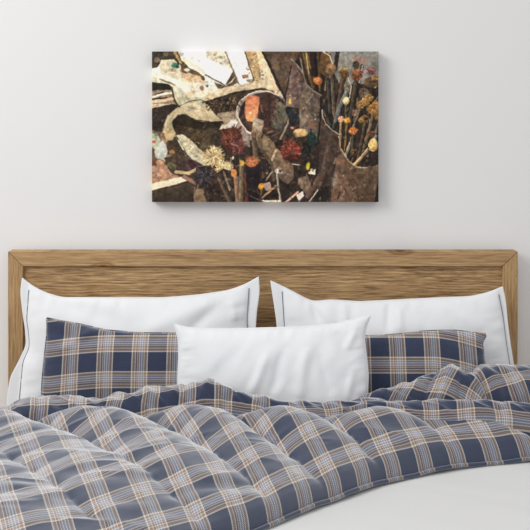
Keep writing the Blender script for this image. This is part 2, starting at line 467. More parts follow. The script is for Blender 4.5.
# white lumbar pillow in the middle
pillow('lumbar_pillow', 'cushion', M_white,
       top=[(174,324),(183,327),(200,329),(235,329),(270,328),(305,327),(335,324),(352,320),(362,317),(371,315)],
       right=[(371,315),(366,326),(364,338),(366,355),(368,375),(367,400),(365,430)],
       bottom=[(180,428),(230,434),(300,436),(340,434),(365,430)],
       left=[(174,324),(179,340),(179,358),(178,378),(178,400),(180,428)],
       d0=3.022, z0=0.72, lean=0.17, T=0.050, seed=20, wr=1.0,
       creases=[(268,352,250,395,0.007,5),(282,350,272,392,-0.005,5),(306,345,298,398,0.007,6),(318,352,330,395,-0.005,5),
                (335,330,352,360,-0.006,7),(355,330,345,350,0.005,4),(352,370,346,400,0.004,4),(240,345,215,380,-0.003,9)],
       label='plain white oblong pillow in the middle, frontmost of the five pillows')

# ---------------------------------------------------------------- plaid duvet
PER = 0.111
duvet = empty('duvet', (0, -0.8, ZM), 'navy, cream and tan plaid quilted duvet pulled diagonally over the white sheet', 'duvet')

def make_body():
    th = math.radians(28); cn, sn = math.cos(th), math.sin(th)
    hem_n = [-1.75, -1.336, -0.933, -0.483, -0.25, -0.037, 0.20, 0.436, 0.793, 1.05]
    hem_r = [1.02, 1.005, 0.965, 0.860, 0.780, 0.725, 0.725, 0.780, 0.851, 0.88]
    N = np.linspace(-1.6, 1.05, 420)
    HR = smooth1(np.interp(N, hem_n, hem_r), 60)
    def yback(x): return np.interp(x, [-1.2, -0.8, -0.3, 0.0, 0.25, 0.45, 0.8, 1.2], [-0.42, -0.42, -0.44, -0.45, -0.42, -0.33, -0.28, -0.25])
    # length of each column from hem to the back line
    SM = np.zeros_like(N)
    for i, n in enumerate(N):
        s = np.linspace(0.02, 1.8, 400); r = HR[i]-s
        x = n*cn+r*sn; y = n*sn-r*cn
        k = np.argmax(y > yback(x)); SM[i] = s[k] if (y > yback(x)).any() else 1.8
    SM = smooth1(SM, 30)
    # quilt channels: arcs between seams
    seams = np.array([-2.3, -2.06, -1.82, -1.58, -1.33, -1.03, -0.815, -0.605, -0.415, -0.21, 0.03, 0.27, 0.50, 0.73, 0.96, 1.2, 1.5])
    al = math.radians(42)
    NV = 300
    rows = []; uvs = []
    tt = np.linspace(0, 1, NV)
    NN = N[:, None]*np.ones(NV)[None]
    Sg = (SM[:, None]+0.03)*tt[None]
    R_ = HR[:, None]-Sg
    X = NN*cn+R_*sn; Y = NN*sn-R_*cn
    Q = X*math.cos(al)+Y*math.sin(al)+0.010*vnoise(X*4.5, Y*4.5, 4)
    idx = np.clip(np.searchsorted(seams, Q)-1, 0, len(seams)-2)
    q = np.clip((Q-seams[idx])/(seams[idx+1]-seams[idx]), 0, 1)
    qs = q**1.3; arch = np.clip(4*qs*(1-qs), 0, 1)**0.62   # steeper on the far side of each roll
    depth = SM[:, None]
    # hb: crown height above the sheet, larger on the left
    crown = np.interp(X, [-1.0, -0.5, -0.1, 0.3, 0.8], [0.078, 0.090, 0.100, 0.100, 0.090])
    k = np.clip(Sg/np.minimum(depth, 0.42), 0, 1)
    base = ZM+0.040+crown*(1-(1-k)**2.0)
    back = np.clip((SM[:, None]-Sg)/0.10, 0, 1)
    base -= 0.05*(1-back)**2
    amp = np.interp(X, [-1, 0.1, 0.8], [0.050, 0.047, 0.042])*np.clip((Sg-0.01)/0.26, 0, 1)**0.8*np.clip(back*1.2+0.25, 0, 1)
    amp = amp*np.interp(SM[:, None]-Sg, [0.0, 0.14, 0.28, 0.42, 1.2], [1.0, 1.0, 0.42, 0.12, 0.08])
    amp0 = 0.010*np.clip(Sg/0.05, 0, 1)
    Z = base+(amp+amp0)*(arch-0.35)
    # wrinkles: drag lines across the seams, finer near them
    near = np.exp(-(1-np.abs(2*q-1))/0.22)
    ridg = 1-np.abs(fbm(Sg*15+NN*7, NN*4-Sg*3, 7, 2))*2
    Z += (0.008*fbm(Sg*19, NN*5, 7, 2)*(0.2+near)+0.007*fbm(Sg*7+NN*3, NN*8, 9, 2)+0.0045*ridg)*np.clip(Sg/0.06, 0, 1)
    # rounded hem
    e = np.clip(Sg/0.026, 0, 1)
    Z = np.where(Sg < 0.026, (ZM+0.010)+(Z-(ZM+0.010))*np.sqrt(np.clip(1-(1-e)**2, 0, 1)), Z)
    Z += 0.003*vnoise(NN*14, Sg*0, 2)*np.clip(1-Sg/0.08, 0, 1)
    # over the sides of the bed the duvet hangs down
    dl = np.clip(X0+0.0-X, 0, None); dr = np.clip(X-X1, 0, None); o_ = dl+dr
    R = 0.09
    drop = np.where(o_ < R*1.57, R*(1-np.cos(np.clip(o_/R, 0, 1.57))), R+(o_-R*1.57))
    push = np.where(o_ < R*1.57, R*np.sin(np.clip(o_/R, 0, 1.57)), R)
    X = np.where(dl > 0, X0-push*0.8-0.02*vnoise(Y*6, X*0, 5)*np.clip(o_*4, 0, 1), X); X = np.where(dr > 0, X1+push*0.8, X)
    Z = Z-drop
    Z = np.maximum(Z, 0.12+0.02*vnoise(X*5, Y*5, 1)*0)
    arcS = Sg*1.0
    dz = np.diff(Z-0*Z, axis=1); ds = np.diff(Sg, axis=1)
    arcS = np.concatenate([np.zeros((len(N), 1)), np.cumsum(np.sqrt(ds**2+(0.8*dz)**2), axis=1)], axis=1)
    for _ in range(30):
        arcS[1:-1] = (arcS[:-2]+2*arcS[1:-1]+arcS[2:])/4
    U = np.repeat((N*1.04/PER)[:, None], NV, 1)+0.15-np.interp(NN, [-0.9, -0.1, 0.2], [0.10, 0.10, 0.0])*arcS/PER; V = arcS/PER-0.56
    top = np.stack([X, Y, Z], -1)
    # underside
    nb = 6
    Zb = np.maximum(ZM+0.006, Z-0.05)
    v = top.reshape(-1, 3).tolist(); f = grid_faces(len(N), NV); uvl = np.stack([U, V], -1).reshape(-1, 2).tolist()
    off = len(v)
    for i in range(len(N)):
        for j, sback in enumerate(np.linspace(0.002, 0.10, nb)):
            jj = min(NV-1, int(round(sback/(SM[i]+0.03)*(NV-1))))
            x, y, z = top[i, jj]
            zz = z-0.012 if o_[i, jj] > 0.02 else ZM+0.0065
            v.append((x, y, min(zz, z-0.002))); uvl.append((U[i, 0], -j*0.1-0.3))
    f += [tuple(reversed(a)) for a in grid_faces(len(N), nb, off)]
    for i in range(len(N)-1):
        f.append((i*NV, off+i*nb, off+(i+1)*nb, (i+1)*NV))
    f = [tuple(reversed(a)) for a in f]
    body = link('quilted_cover', v, f, M_plaid, duvet, uvs=uvl)
    # hem piping along the edge with its stitch line
    pts = [top[i, 0]+np.array([0.002*sn, -0.002*cn, 0.001]) for i in range(0, len(N), 2) if abs(top[i, 0][0]) < 0.9]
    tube('hem', pts, 0.0062, M_plaid, duvet, 8, uv1=[(U[i, 0], -0.5) for i in range(0, len(N), 2) if abs(top[i, 0][0]) < 0.9])
    j = 0
    pts = []
    for i in range(0, len(N), 2):
        if abs(top[i, 0][0]) < 0.86:
            jj = max(1, int(round(0.019/(SM[i]+0.03)*(NV-1)))); pts.append(top[i, jj]+np.array([0, 0, 0.0006]))
    return body
make_body()

def bunch(name, ridge, dline, width, zbase, seed, uvs, folds, n=300, m=72, wr=1.0, over=1.0, capl=0.0, capr=0.0, period=0.106, slant=0.0):
    """heap of cloth: ridge is its skyline in the photo, dline its distance from the camera; cross-section is an arch"""
    a = np.linspace(0, 1, n)
    rx, ry = curve(ridge, n, 8)
    dl = np.interp(rx, [p[0] for p in dline], [p[1] for p in dline])
    wd = np.interp(rx, [p[0] for p in width], [p[1] for p in width])
    zt = CAMZ-(ry-130)/F*dl; xt = (rx-265)/F*dl; yt = dl-CAMD
    ph = np.linspace(-0.12, math.pi+0.1, m)
    A, PH = np.meshgrid(a, ph, indexing='ij')
    cap = np.ones(n)
    if capl: cap = cap*np.sqrt(np.clip(1-(1-np.clip(a/capl, 0, 1))**2, 0.0004, 1))
    if capr: cap = cap*np.sqrt(np.clip(1-(1-np.clip((1-a)/capr, 0, 1))**2, 0.0004, 1))
    h = (zt-zbase)*cap; w_ = wd*(0.35+0.65*cap)
    c = np.cos(PH); s_ = np.sin(PH)
    # front (ph=0) to back (ph=pi)
    e = 0.75
    Yp = yt[:, None]-w_[:, None]*np.sign(c)*np.abs(c)**e
    Zp = zbase+h[:, None]*np.sign(s_)*np.abs(s_)**e
    Xp = xt[:, None]+slant*(c)*w_[:, None]
    arc = PH*0.5*(w_[:, None]+h[:, None])
    disp = (0.010*fbm(Xp*9+PH*0.8, PH*1.4+seed, seed, 3)+0.009*(1-2*np.abs(fbm(Xp*17+PH*1.6, PH*0.9, seed+40, 2))))*wr
    for (fx, wdt, amp, tilt) in folds:
        dxx = (Xp-((fx-265)/F*dl.mean()))-tilt*(PH-1.2)
        disp = disp+amp*np.exp(-(dxx/wdt)**2)
    disp = disp*np.sin(np.clip(PH, 0, math.pi))**0.6
    ny = -c; nz = s_
    Yp = Yp+disp*ny; Zp = Zp+disp*nz*0.75
    uang, ushift, vshift, ush = uvs
    L = np.r_[0, np.cumsum(np.hypot(np.diff(xt), np.diff(zt)*0.4))]
    U0 = L[:, None]+0*PH; V0 = -arc+np.interp(L, L, (zt-zt[0])*0.3)[:, None]
    ca, sa = math.cos(uang), math.sin(uang)
    U = (U0*ca-V0*sa)/period+ushift+0.10*fbm(U0*8, V0*8, seed+3, 2); V = (U0*sa+V0*ca)/period+vshift+ush*fbm(U0*6, V0*8, seed+5, 2)
    v = np.stack([Xp, Yp, Zp], -1).reshape(-1, 3).tolist()
    f = grid_faces(n, m)
    uv = np.stack([U, V], -1).reshape(-1, 2).tolist()
    for end in (0, n-1):
        o = end*m; ctr = len(v); P = np.array(v[o:o+m]).mean(0); v.append(P.tolist()); uv.append(uv[o])
        for j in range(m-1): f.append((o+j, o+j+1, ctr) if end else (o+j+1, o+j, ctr))
    return link(name, v, f, M_plaid, duvet, uvs=uv)

# turned back edge behind the rolls, left and centre
bunch('turned_back_edge',
      ridge=[(-70,416),(-20,413),(0,409),(18,403),(40,399),(62,399),(85,400),(108,397),(135,392),(160,388),(185,384.5),(205,384),(220,386),(236,391),(255,397),(275,402),(300,403),(330,403),(352,400),(375,399),(400,402)],
      dline=[(-70,2.90),(180,2.90),(300,2.89),(400,2.95)], width=[(-70,0.05),(60,0.05),(180,0.05),(270,0.035),(400,0.04)],
      zbase=ZM+0.03, seed=4, uvs=(0.05, 0.15, 0.2, 0.10),
      folds=[(30,0.03,0.006,0.02),(95,0.02,-0.008,0.03),(150,0.02,0.008,-0.03),(182,0.012,-0.012,0.02),(205,0.014,0.010,0.03),(232,0.012,-0.010,0.04),(262,0.02,0.006,0.03),(310,0.02,0.006,-0.04)])
bunch('bunched_fold',
      ridge=[(345,406),(362,398),(378,392),(395,387),(412,385),(428,379),(440,372),(452,369),(464,371),(474,375),(482,384),(490,396)],
      dline=[(340,2.97),(420,2.985),(490,2.985)], width=[(340,0.03),(420,0.045),(490,0.05)],
      zbase=ZM+0.02, seed=9, uvs=(-0.45, 0.3, 0.1, 0.12),
      folds=[(385,0.02,-0.008,0.05),(412,0.015,0.008,0.05),(428,0.012,-0.010,0.05),(445,0.014,0.009,0.04),(462,0.01,-0.009,0.03)], n=160, capl=0.12, capr=0.16, slant=0.3)
bunch('rolled_corner',
      ridge=[(462,385),(468,377),(474,371),(484,368),(500,366),(520,366),(540,368),(570,374),(600,384)],
      dline=[(460,3.02),(600,3.02)], width=[(460,0.06),(600,0.07)],
      zbase=ZM+0.02, seed=15, uvs=(0.25, 0.55, 0.0, 0.10),
      folds=[(476,0.010,-0.010,-0.02),(488,0.015,0.008,-0.03),(510,0.03,-0.005,0.03)], n=150, capl=0.16, capr=0.1, wr=0.8)
bunch('lower_fold',
      ridge=[(325,412),(345,407),(370,403),(400,401),(430,402),(455,401),(475,400),(500,402),(530,405),(580,410)],
      dline=[(325,2.90),(420,2.915),(600,2.93)], width=[(325,0.025),(450,0.03),(600,0.035)],
      zbase=ZM+0.03, seed=22, uvs=(0.0, 0.35, 0.62, 0.08),
      folds=[(360,0.015,0.004,0.03),(400,0.02,-0.004,0.03),(440,0.02,0.006,-0.03),(500,0.012,-0.006,0.02)], n=180, capl=0.15, wr=0.7)

# ---------------------------------------------------------------- canvas print
def paint():
    """the printed picture: a jumble of old paint brushes, tins and paint tubes, as colours on a fine grid"""
    x0, y0, x1, y1 = 152.0, 51.5, 378.5, 202.0
    sc = 2.0
    Wd, Hd = int((x1-x0)*sc), int((y1-y0)*sc)
    gx = x0+(np.arange(Wd)+0.5)/sc; gy = y0+(np.arange(Hd)+0.5)/sc
    GX, GY = np.meshgrid(gx, gy)
    img = np.zeros((Hd, Wd, 3)); img[:] = (58, 48, 41)
    rs = np.random.RandomState(5)
    def cover(mask, col, a=1.0):
        img[:] = img*(1-mask[..., None]*a)+np.asarray(col, float)*mask[..., None]*a
    def win(xa, ya, xb, yb):
        i0 = max(0, int((xa-x0)*sc)-3); i1 = min(Wd, int((xb-x0)*sc)+4)
        j0 = max(0, int((ya-y0)*sc)-3); j1 = min(Hd, int((yb-y0)*sc)+4)
        return slice(j0, max(j0, j1)), slice(i0, max(i0, i1))
    def put(sl, mask, col, a=1.0):
        img[sl] = img[sl]*(1-mask[..., None]*a)+np.asarray(col, float)*mask[..., None]*a
    def poly(pts, col, col2=None, dirn=(1, 0), tex=0.0, ts=4.0, a=1.0, aniso=(1, 1)):
        P = np.array(pts, float); sl = win(P[:, 0].min(), P[:, 1].min(), P[:, 0].max(), P[:, 1].max())
        X = GX[sl]; Y = GY[sl]
        if X.size == 0: return
        ins = np.zeros(X.shape, bool); dist = np.full(X.shape, 1e9)
        n = len(P)
        for i in range(n):
            ax, ay = P[i]; bx, by = P[(i+1) % n]
            cond = ((ay > Y) != (by > Y)); xx = (bx-ax)*(Y-ay)/((by-ay) if by != ay else 1e-9)+ax
            ins ^= cond & (X < xx)
            L = (bx-ax)**2+(by-ay)**2+1e-9; q = np.clip(((X-ax)*(bx-ax)+(Y-ay)*(by-ay))/L, 0, 1)
            dist = np.minimum(dist, np.hypot(X-ax-q*(bx-ax), Y-ay-q*(by-ay)))
        sd = np.where(ins, dist, -dist); m = np.clip(sd/0.7+0.5, 0, 1)
        c = np.ones(X.shape+(3,))*np.array(col, float)
        if col2 is not None:
            pr = P@np.array(dirn, float); t = (X*dirn[0]+Y*dirn[1]-pr.min())/(pr.max()-pr.min()+1e-9); t = np.clip(t, 0, 1)[..., None]
            c = c*(1-t)+np.array(col2, float)*t
        if tex:
            nz = fbm(X/ts*aniso[0], Y/ts*aniso[1], rs.randint(999), 3); c = c*(1+tex*nz[..., None])
        img[sl] = img[sl]*(1-m[..., None]*a)+c*m[..., None]*a
    def stroke(pts, wd, col, col2=None, a=1.0, w2=None):
        P = np.array(pts, float); w2 = wd if w2 is None else w2
        M = max(wd, w2); sl = win(P[:, 0].min()-M, P[:, 1].min()-M, P[:, 0].max()+M, P[:, 1].max()+M)
        X = GX[sl]; Y = GY[sl]
        if X.size == 0: return
        best = np.full(X.shape, 1e9); tt = np.zeros(X.shape); n = len(P)-1; side = np.zeros(X.shape)
        for i in range(n):
            ax, ay = P[i]; bx, by = P[i+1]; L = (bx-ax)**2+(by-ay)**2+1e-9
            q = np.clip(((X-ax)*(bx-ax)+(Y-ay)*(by-ay))/L, 0, 1)
            d = np.hypot(X-ax-q*(bx-ax), Y-ay-q*(by-ay)); up = d < best
            sd = ((X-ax)*(by-ay)-(Y-ay)*(bx-ax))/math.sqrt(L)
            best = np.where(up, d, best); tt = np.where(up, (i+q)/n, tt); side = np.where(up, sd, side)
        ww = wd+(w2-wd)*tt; m = np.clip((ww/2-best)/0.6+0.5, 0, 1)
        c = np.ones(X.shape+(3,))*np.array(col, float)
        if col2 is not None:
            t = np.clip(side/ww+0.5, 0, 1)[..., None]; c = c*(1-t)+np.array(col2, float)*t
        img[sl] = img[sl]*(1-m[..., None]*a)+c*m[..., None]*a
    def ell(cx, cy, rx, ry, col, rot=0.0, tex=0.15, ts=2.0, hi=0.0, a=1.0, soft=0.8):
        R = max(rx, ry); sl = win(cx-R, cy-R, cx+R, cy+R); X = GX[sl]-cx; Y = GY[sl]-cy
        if X.size == 0: return
        ca, sa = math.cos(rot), math.sin(rot); u = (X*ca+Y*sa)/rx; v_ = (-X*sa+Y*ca)/ry
        r = np.hypot(u, v_); m = np.clip((1-r)*min(rx, ry)/soft+0.5, 0, 1)
        c = np.ones(X.shape+(3,))*np.array(col, float)
        c = c*(1+tex*fbm(GX[sl]/ts, GY[sl]/ts, rs.randint(999), 2)[..., None])
        if hi: c = c*(1+hi*np.clip(-0.5*u-0.8*v_, -1, 1)[..., None])
        img[sl] = img[sl]*(1-m[..., None]*a)+c*m[..., None]*a
    def speck(pts, n, cols, r=(0.4, 1.2), a=0.8):
        P = np.array(pts, float)
        for _ in range(n):
            w_ = rs.dirichlet(np.ones(len(P))); c = w_@P
            ell(c[0], c[1], rs.uniform(*r), rs.uniform(*r)*0.7, cols[rs.randint(len(cols))], rs.uniform(0, 3), 0, 2, 0, a)
    def area_speck(xa, ya, xb, yb, n, cols, r=(0.4, 1.2), a=0.7):
        for _ in range(n):
            ell(rs.uniform(xa, xb), rs.uniform(ya, yb), rs.uniform(*r), rs.uniform(*r)*0.7, cols[rs.randint(len(cols))], rs.uniform(0, 3), 0, 2, 0, a)
    def bristle(cx, cy, rx, ry, cols, n=90, ang=(0, 2*math.pi), l=(0.5, 1.1)):
        for _ in range(int(n*1.8)):
            a_ = rs.uniform(*ang); q = rs.uniform(0.0, 0.8); e = min(q+rs.uniform(0.15, 0.4), l[1]+0.05) if l[1] < 1.2 else rs.uniform(*l)
            c = cols[rs.randint(len(cols))]; j = rs.uniform(0.75, 1.25)
            stroke([(cx+q*rx*math.cos(a_), cy+q*ry*math.sin(a_)), (cx+e*rx*math.cos(a_+rs.uniform(-.3, .3)), cy+e*ry*math.sin(a_+rs.uniform(-.3, .3)))], 0.7, np.array(c)*j, a=0.8)
    # ---- pale upper left: paper, paint crusts
    poly([(150,50),(262,50),(262,84),(240,92),(200,103),(165,100),(150,112)], (222,218,202), tex=0.16, ts=6)
    area_speck(152,52,200,95,70,[(245,244,236),(190,178,150),(170,150,120),(235,232,220)],(1,3.5))
    poly([(150,50),(173,50),(179,57),(182,66),(172,61),(161,60),(158,67),(150,70)], (62,57,46), tex=0.4, ts=3)
    ell(157,60,3,3,(120,110,95)); ell(166,54,3,2,(120,105,80))
    poly([(161,60),(174,59),(180,66),(186,78),(176,80),(161,75)], (208,204,182), tex=0.12)
    ell(175,65.5,3.8,2.6,(60,128,105),0.2,0.3); ell(179,62,2,3,(40,45,50)); ell(177,67,1.5,1.5,(30,80,65))
    ell(172,70,4,2,(170,150,120),0,0.3)
    poly([(150,68),(159,69),(161,74),(185,82),(192,92),(175,86),(150,80)], (232,230,220), tex=0.1)
    poly([(180,61),(192,68),(207,78),(204,81),(190,73),(181,70)], (98,80,55), tex=0.4, ts=2)
    ell(187,70,3,1.6,(220,215,205)); ell(184,72,4,1.5,(110,85,65),0.4)
    poly([(180,72),(200,76),(205,83),(186,82)], (196,172,140), tex=0.2, ts=2)
    poly([(204,75),(214,79),(224,86),(212,90),(206,84)], (215,225,226), tex=0.1)
    area_speck(186,80,214,96,22,[(245,242,235),(222,205,190),(185,160,140)],(0.8,2.5))
    ell(202,88,2,2.5,(150,115,100)); ell(207,86,1.2,1.5,(110,90,80))
    poly([(205,50),(226,50),(234,68),(224,67),(206,57)], (205,203,188), tex=0.25, ts=3)
    area_speck(206,52,226,66,20,[(160,150,130),(235,232,220),(120,110,95)],(0.6,1.8))
    # white tube 1
    stroke([(174,50),(181,62)],4,(175,150,95)); stroke([(177,52),(184,64)],2,(90,75,45))
    poly([(180,54),(186,50),(206,50),(207,58),(233,70.5),(225.5,84.5),(206,76),(190,68),(181,60)], (246,247,247), (252,252,252), (1,0), 0.03)
    poly([(181,59),(190,67),(206,75),(204,70),(190,61),(183,56)], (222,195,160), a=0.55)
    ell(181.5,54,2.5,2.2,(175,190,215)); ell(192,58,1.5,2,(205,210,220)); ell(199,61,1.5,1,(190,200,215),0.5)
    poly([(233,71),(236,76),(228,84),(225.5,84.5)], (88,76,62)); stroke([(205,75),(225,85)],1.2,(85,75,62))
    poly([(214,82),(225,86),(232,82),(236,76),(238,82),(230,88),(218,89)], (96,84,68), tex=0.4, ts=2)
    # white tube 2
    poly([(224,50),(244,50),(253,79),(246,84),(239,84.5),(232,68)], (243,244,245), tex=0.04)
    stroke([(225,51),(239,84)],1.4,(130,115,95)); stroke([(245,51),(254,80)],1.6,(75,60,48))
    poly([(242,75),(249,74.5),(249,78),(243,79)], (140,110,90), tex=0.3, ts=2)
    area_speck(230,56,248,72,14,[(190,190,185),(175,170,160)],(0.3,0.9))
    ell(250,81,4,1.6,(120,110,100),0.2)
    # right plank with paint crumbs
    poly([(245,50),(262,50),(285,98),(286,108),(276,97),(257,82),(253,76)], (176,152,112), tex=0.25, ts=2.5)
    area_speck(247,52,262,82,60,[(205,190,70),(120,85,60),(225,215,190),(90,60,45),(190,160,120)],(0.4,1.4))
    poly([(256,50),(261,50),(284,97),(280,100),(268,90),(262,82)], (218,203,172), tex=0.08, ts=5)
    area_speck(259,70,266,80,12,[(60,50,40),(90,75,60)],(0.3,0.8),0.9)
    ell(265,90,4,1.3,(60,48,40),0.1)
    # long rail: pale top edge, dark face
    poly([(150,104),(175,97),(200,98),(225,87),(266,80),(268,87),(236,92),(200,106),(176,104),(150,110)], (206,190,160), tex=0.16, ts=2.5)
    poly([(196,104),(236,91.5),(262,88),(244,104),(238,118),(218,118),(205,112),(196,108)], (62,48,38), tex=0.5, ts=2)
    area_speck(200,98,240,114,60,[(130,105,80),(95,75,58),(35,28,24),(165,140,110)],(0.4,1.1))
    poly([(150,109),(176,103),(170,112),(164,125),(162,134),(150,130)], (52,42,37), tex=0.35, ts=3)
    area_speck(152,110,164,128,16,[(95,80,70),(30,25,22)],(0.4,1.0))
    poly([(218,113),(240,110),(240,132),(222,130),(214,122)], (150,138,118), tex=0.2)
    poly([(213,128),(232,122),(240,126),(226,131)], (215,205,185), tex=0.1); stroke([(214,131),(236,128)],1.4,(45,36,30))
    # sage cloth
    poly([(150,76),(165,80),(176,85),(190,97),(205,97),(206,103),(190,106),(180,108),(175,99),(172,90),(165,87),(150,85)], (202,205,186), (186,190,165), (0,1), 0.1)
    poly([(152,82),(168,84),(173,88),(173,94),(164,91),(152,92)], (40,38,30), tex=0.3)
    poly([(150,90),(172,90),(176,104),(150,104)], (140,125,105), tex=0.35, ts=2)
    stroke([(153,97),(162,94),(171,93)],2.2,(236,232,222)); stroke([(153,99.5),(161,98),(168,98)],1.5,(35,28,24)); stroke([(155,94.5),(163,92)],1.0,(40,34,28))
    stroke([(172,88),(174,98),(179,107)],1.6,(70,70,52)); stroke([(186,97),(192,103)],2.0,(150,155,140)); stroke([(160,79),(175,85)],1.2,(110,105,85))
    stroke([(152,102),(172,99)],3.2,(212,192,166))
    # crumpled metal ring with dark mouth
    poly([(162,140),(163,128),(168,116),(178,108),(190,103),(200,101),(207,105),(214,113),(222,119),(224,124),(214,122),(210,160),(198,162),(184,148),(176,140),(168,143)], (66,53,36), tex=0.35, ts=5)
    area_speck(185,120,212,150,26,[(105,90,60),(85,70,45),(45,36,26)],(1.5,4),0.5)
    poly([(210,122),(223,121),(219,130),(216,150),(207,153)], (78,66,50), (48,40,32), (1,0), 0.2)
    poly([(163,141),(162.5,128),(167,116),(176,108),(190,103),(200,101),(208,105),(214,113),(223,121),(212,121.5),(203,122),(195,120),(188,115.5),(182,114),(176,116.5),(171.5,122),(173,128),(176,134),(172,140)], (190,182,152), (172,158,122), (0,1), 0.14, 4)
    ell(198,112,4,2.5,(215,195,175),0.3,0.1,2,0,0.8); ell(191,107,3,2,(120,120,105),0.2,0.2,2,0,0.7); ell(168,132,4,4,(180,155,105),0,0.2,2,0,0.7)
    stroke([(172,122),(178,115),(186,114.5),(195,120),(212,122)],0.9,(60,50,35)); stroke([(163,140),(162,128),(167,116)],0.8,(70,60,45))
    poly([(174,136),(182,134),(190,139),(202,151),(211,160),(213,167),(202,165),(192,160),(184,150)], (201,198,172), (180,175,150), (1,0), 0.15, 3)
    area_speck(180,138,200,158,26,[(120,115,95),(90,80,60),(225,222,200)],(0.4,1.1))
    stroke([(176,137),(184,150),(186,156)],2.2,(90,85,65)); stroke([(178,140),(184,150)],1,(215,210,190))
    stroke([(168,115),(177,106.5),(190,101.5),(200,99.5),(208,103)],1.0,(66,60,44),a=0.8); stroke([(174,100),(180,107)],1.4,(70,66,50)); poly([(150,112),(172,104),(177,107),(167,116),(162,128),(161,136),(150,132)], (48,38,34), tex=0.3, ts=3)
    poly([(172,121),(176,116.5),(182,114.5),(188,116),(195,120.5),(203,122.5),(221,122),(219,127),(205,130),(190,128),(178,124),(174,129)], (38,31,22), tex=0.2, a=0.8)
    stroke([(183,104),(196,106),(206,110),(214,117)],3,(214,206,182),a=0.5); stroke([(165,132),(166,122),(172,114)],2.2,(214,206,172),a=0.5)
    area_speck(154,105,164,128,18,[(112,96,80),(84,70,58),(26,22,20)],(0.4,1.2)); area_speck(206,100,240,112,50,[(150,124,94),(118,94,70),(28,22,20)],(0.4,1.2))
    poly([(203,130),(214,126),(216,150),(208,158),(200,148)], (92,80,60), (52,44,34), (1,0), 0.3, 3, 0.8)
    # left lower jumble
    poly([(150,130),(163,132),(168,143),(178,150),(178,160),(150,165)], (120,100,82), tex=0.4, ts=3)
    poly([(150,132),(158,136),(162,143),(156,150),(150,146)], (165,178,160), tex=0.2); ell(154,142,2,1.6,(190,95,80)); ell(156,135,2,1.4,(100,150,125))
    poly([(156,148),(163,140),(168,150),(165,161),(156,158),(154,152)], (196,206,206), (170,180,180), (0,1), 0.08)
    poly([(166,142),(176,144),(184,152),(180,156),(168,154)], (72,55,42), tex=0.4, ts=2); ell(172,152,3,2,(170,130,85))
    ell(154,162,3,3.5,(120,80,55)); ell(160,163,4,3,(190,150,120),0.3); ell(153,167,3,2,(60,40,30))
    poly([(150,166),(165,164),(184,177),(150,186)], (170,130,105), tex=0.2, ts=3)
    poly([(164,158),(178,154),(196,161),(206,167),(196,174),(182,178),(170,172)], (64,56,46), (88,60,60), (1,0), 0.35, 3)
    ell(192,165,5,3,(80,50,58),0.3,0.4); stroke([(176,172),(188,173),(206,166)],3.2,(196,180,136)); ell(172,166,5,3,(95,98,70),0.6,0.2)
    poly([(150,184),(184,176),(187,181),(150,191.5)], (236,217,192), tex=0.06)
    stroke([(184,177),(196,183)],4,(150,110,95))
    poly([(150,191),(190,182),(200,190),(200,204),(150,204)], (74,62,50), (52,44,38), (0,1), 0.25, 5)
    poly([(194,187),(225,190),(232,204),(194,204)], (122,105,84), (70,55,45), (1,0), 0.25, 4)
    # round tin with sponge and dark brush
    poly([(236,112),(240,126),(250,140),(262,150),(275,150),(286,140),(291,120),(288,100)], (70,56,50), tex=0.3, ts=3)
    ell(263.5,114,26.6,23.2,(158,150,140),0.0,0.08); ell(264.3,114.6,25.2,22,(66,48,44),0,0.35,3)
    poly([(276,98),(286,106),(288,118),(282,130),(272,128),(270,112)], (116,116,98), (80,76,66), (0,1), 0.12)
    poly([(246,97),(254,95),(260,97),(258,112),(257,122),(247,121),(244.5,112)], (198,116,76), (216,140,92), (0,1), 0.1); ell(251,118,5.5,4,(214,150,90),0,0.1,2,0,0.8); ell(250,113,1.2,1,(245,215,180)); ell(250,98,3,2,(185,100,60),0,0.1,2,0,0.8)
    bristle(270,106,10,16,[(78,48,44),(50,32,32),(105,70,60),(62,42,44)],150)
    stroke([(268,96),(262,124)],9,(72,48,46),(52,36,36),0.8); bristle(267,108,8,14,[(95,62,54),(60,40,40),(45,30,30)],80,(1.2,1.9))
    poly([(236,112),(239,123),(246,131),(256,137),(256,150),(247,146),(238,136),(235,124)], (172,162,156), (128,116,110), (1,0), 0.12)
    stroke([(237,113),(240,122),(247,131),(258,138)],1.4,(215,210,202))
    stroke([(237,116),(237,108),(241,100),(249,94),(258,91),(268,91),(278,95)],1.3,(200,195,186))
    poly([(254,117),(264,121),(262,132),(258,146),(250,144),(252,130)], (200,184,162), (150,132,112), (1,0), 0.1); stroke([(254,121),(263,125)],0.8,(120,100,85))
    ell(233,124,4,5,(225,222,222),0.4,0.1); ell(232,130,4,3,(190,180,165))
    stroke([(290,112),(288,124),(281,138),(276,152)],1.8,(186,172,146),(110,98,80)); stroke([(282,96),(289,106),(290,116)],2.4,(196,188,172))
    # tins at the top
    poly([(262,50),(300,50),(296,62),(290,80),(285,100),(276,84),(266,60)], (74,60,50), (98,78,64), (1,0), 0.2, 4)
    ell(275,64,4,7,(122,100,80),-0.3,0.2,2,0,0.6,2); stroke([(262,50),(286,100)],2.4,(42,34,30))
    poly([(284,100),(291,66),(298,58),(303,74),(300,100),(292,120),(288,112)], (42,34,34), tex=0.3)
    poly([(293,61),(297,66),(304,73),(303,88),(299,108),(286,106),(286,96),(290,78)], (132,108,100), (84,64,60), (1,0), 0.2, 3)
    area_speck(288,68,301,104,26,[(215,205,195),(165,145,135),(90,65,60)],(0.4,1.1)); stroke([(291,59),(297,65),(304,74)],1.3,(135,125,118)); ell(290,101,1.2,3,(220,190,50),0.1,0)
    poly([(285,108),(298,108),(296,126),(291,128)], (36,40,44), tex=0.3)
    poly([(304,80),(312,90),(322,96),(326,104),(336,132),(334,150),(320,160),(302,130),(299,112)], (100,88,78), (62,52,48), (0.7,0.5), 0.25, 4)
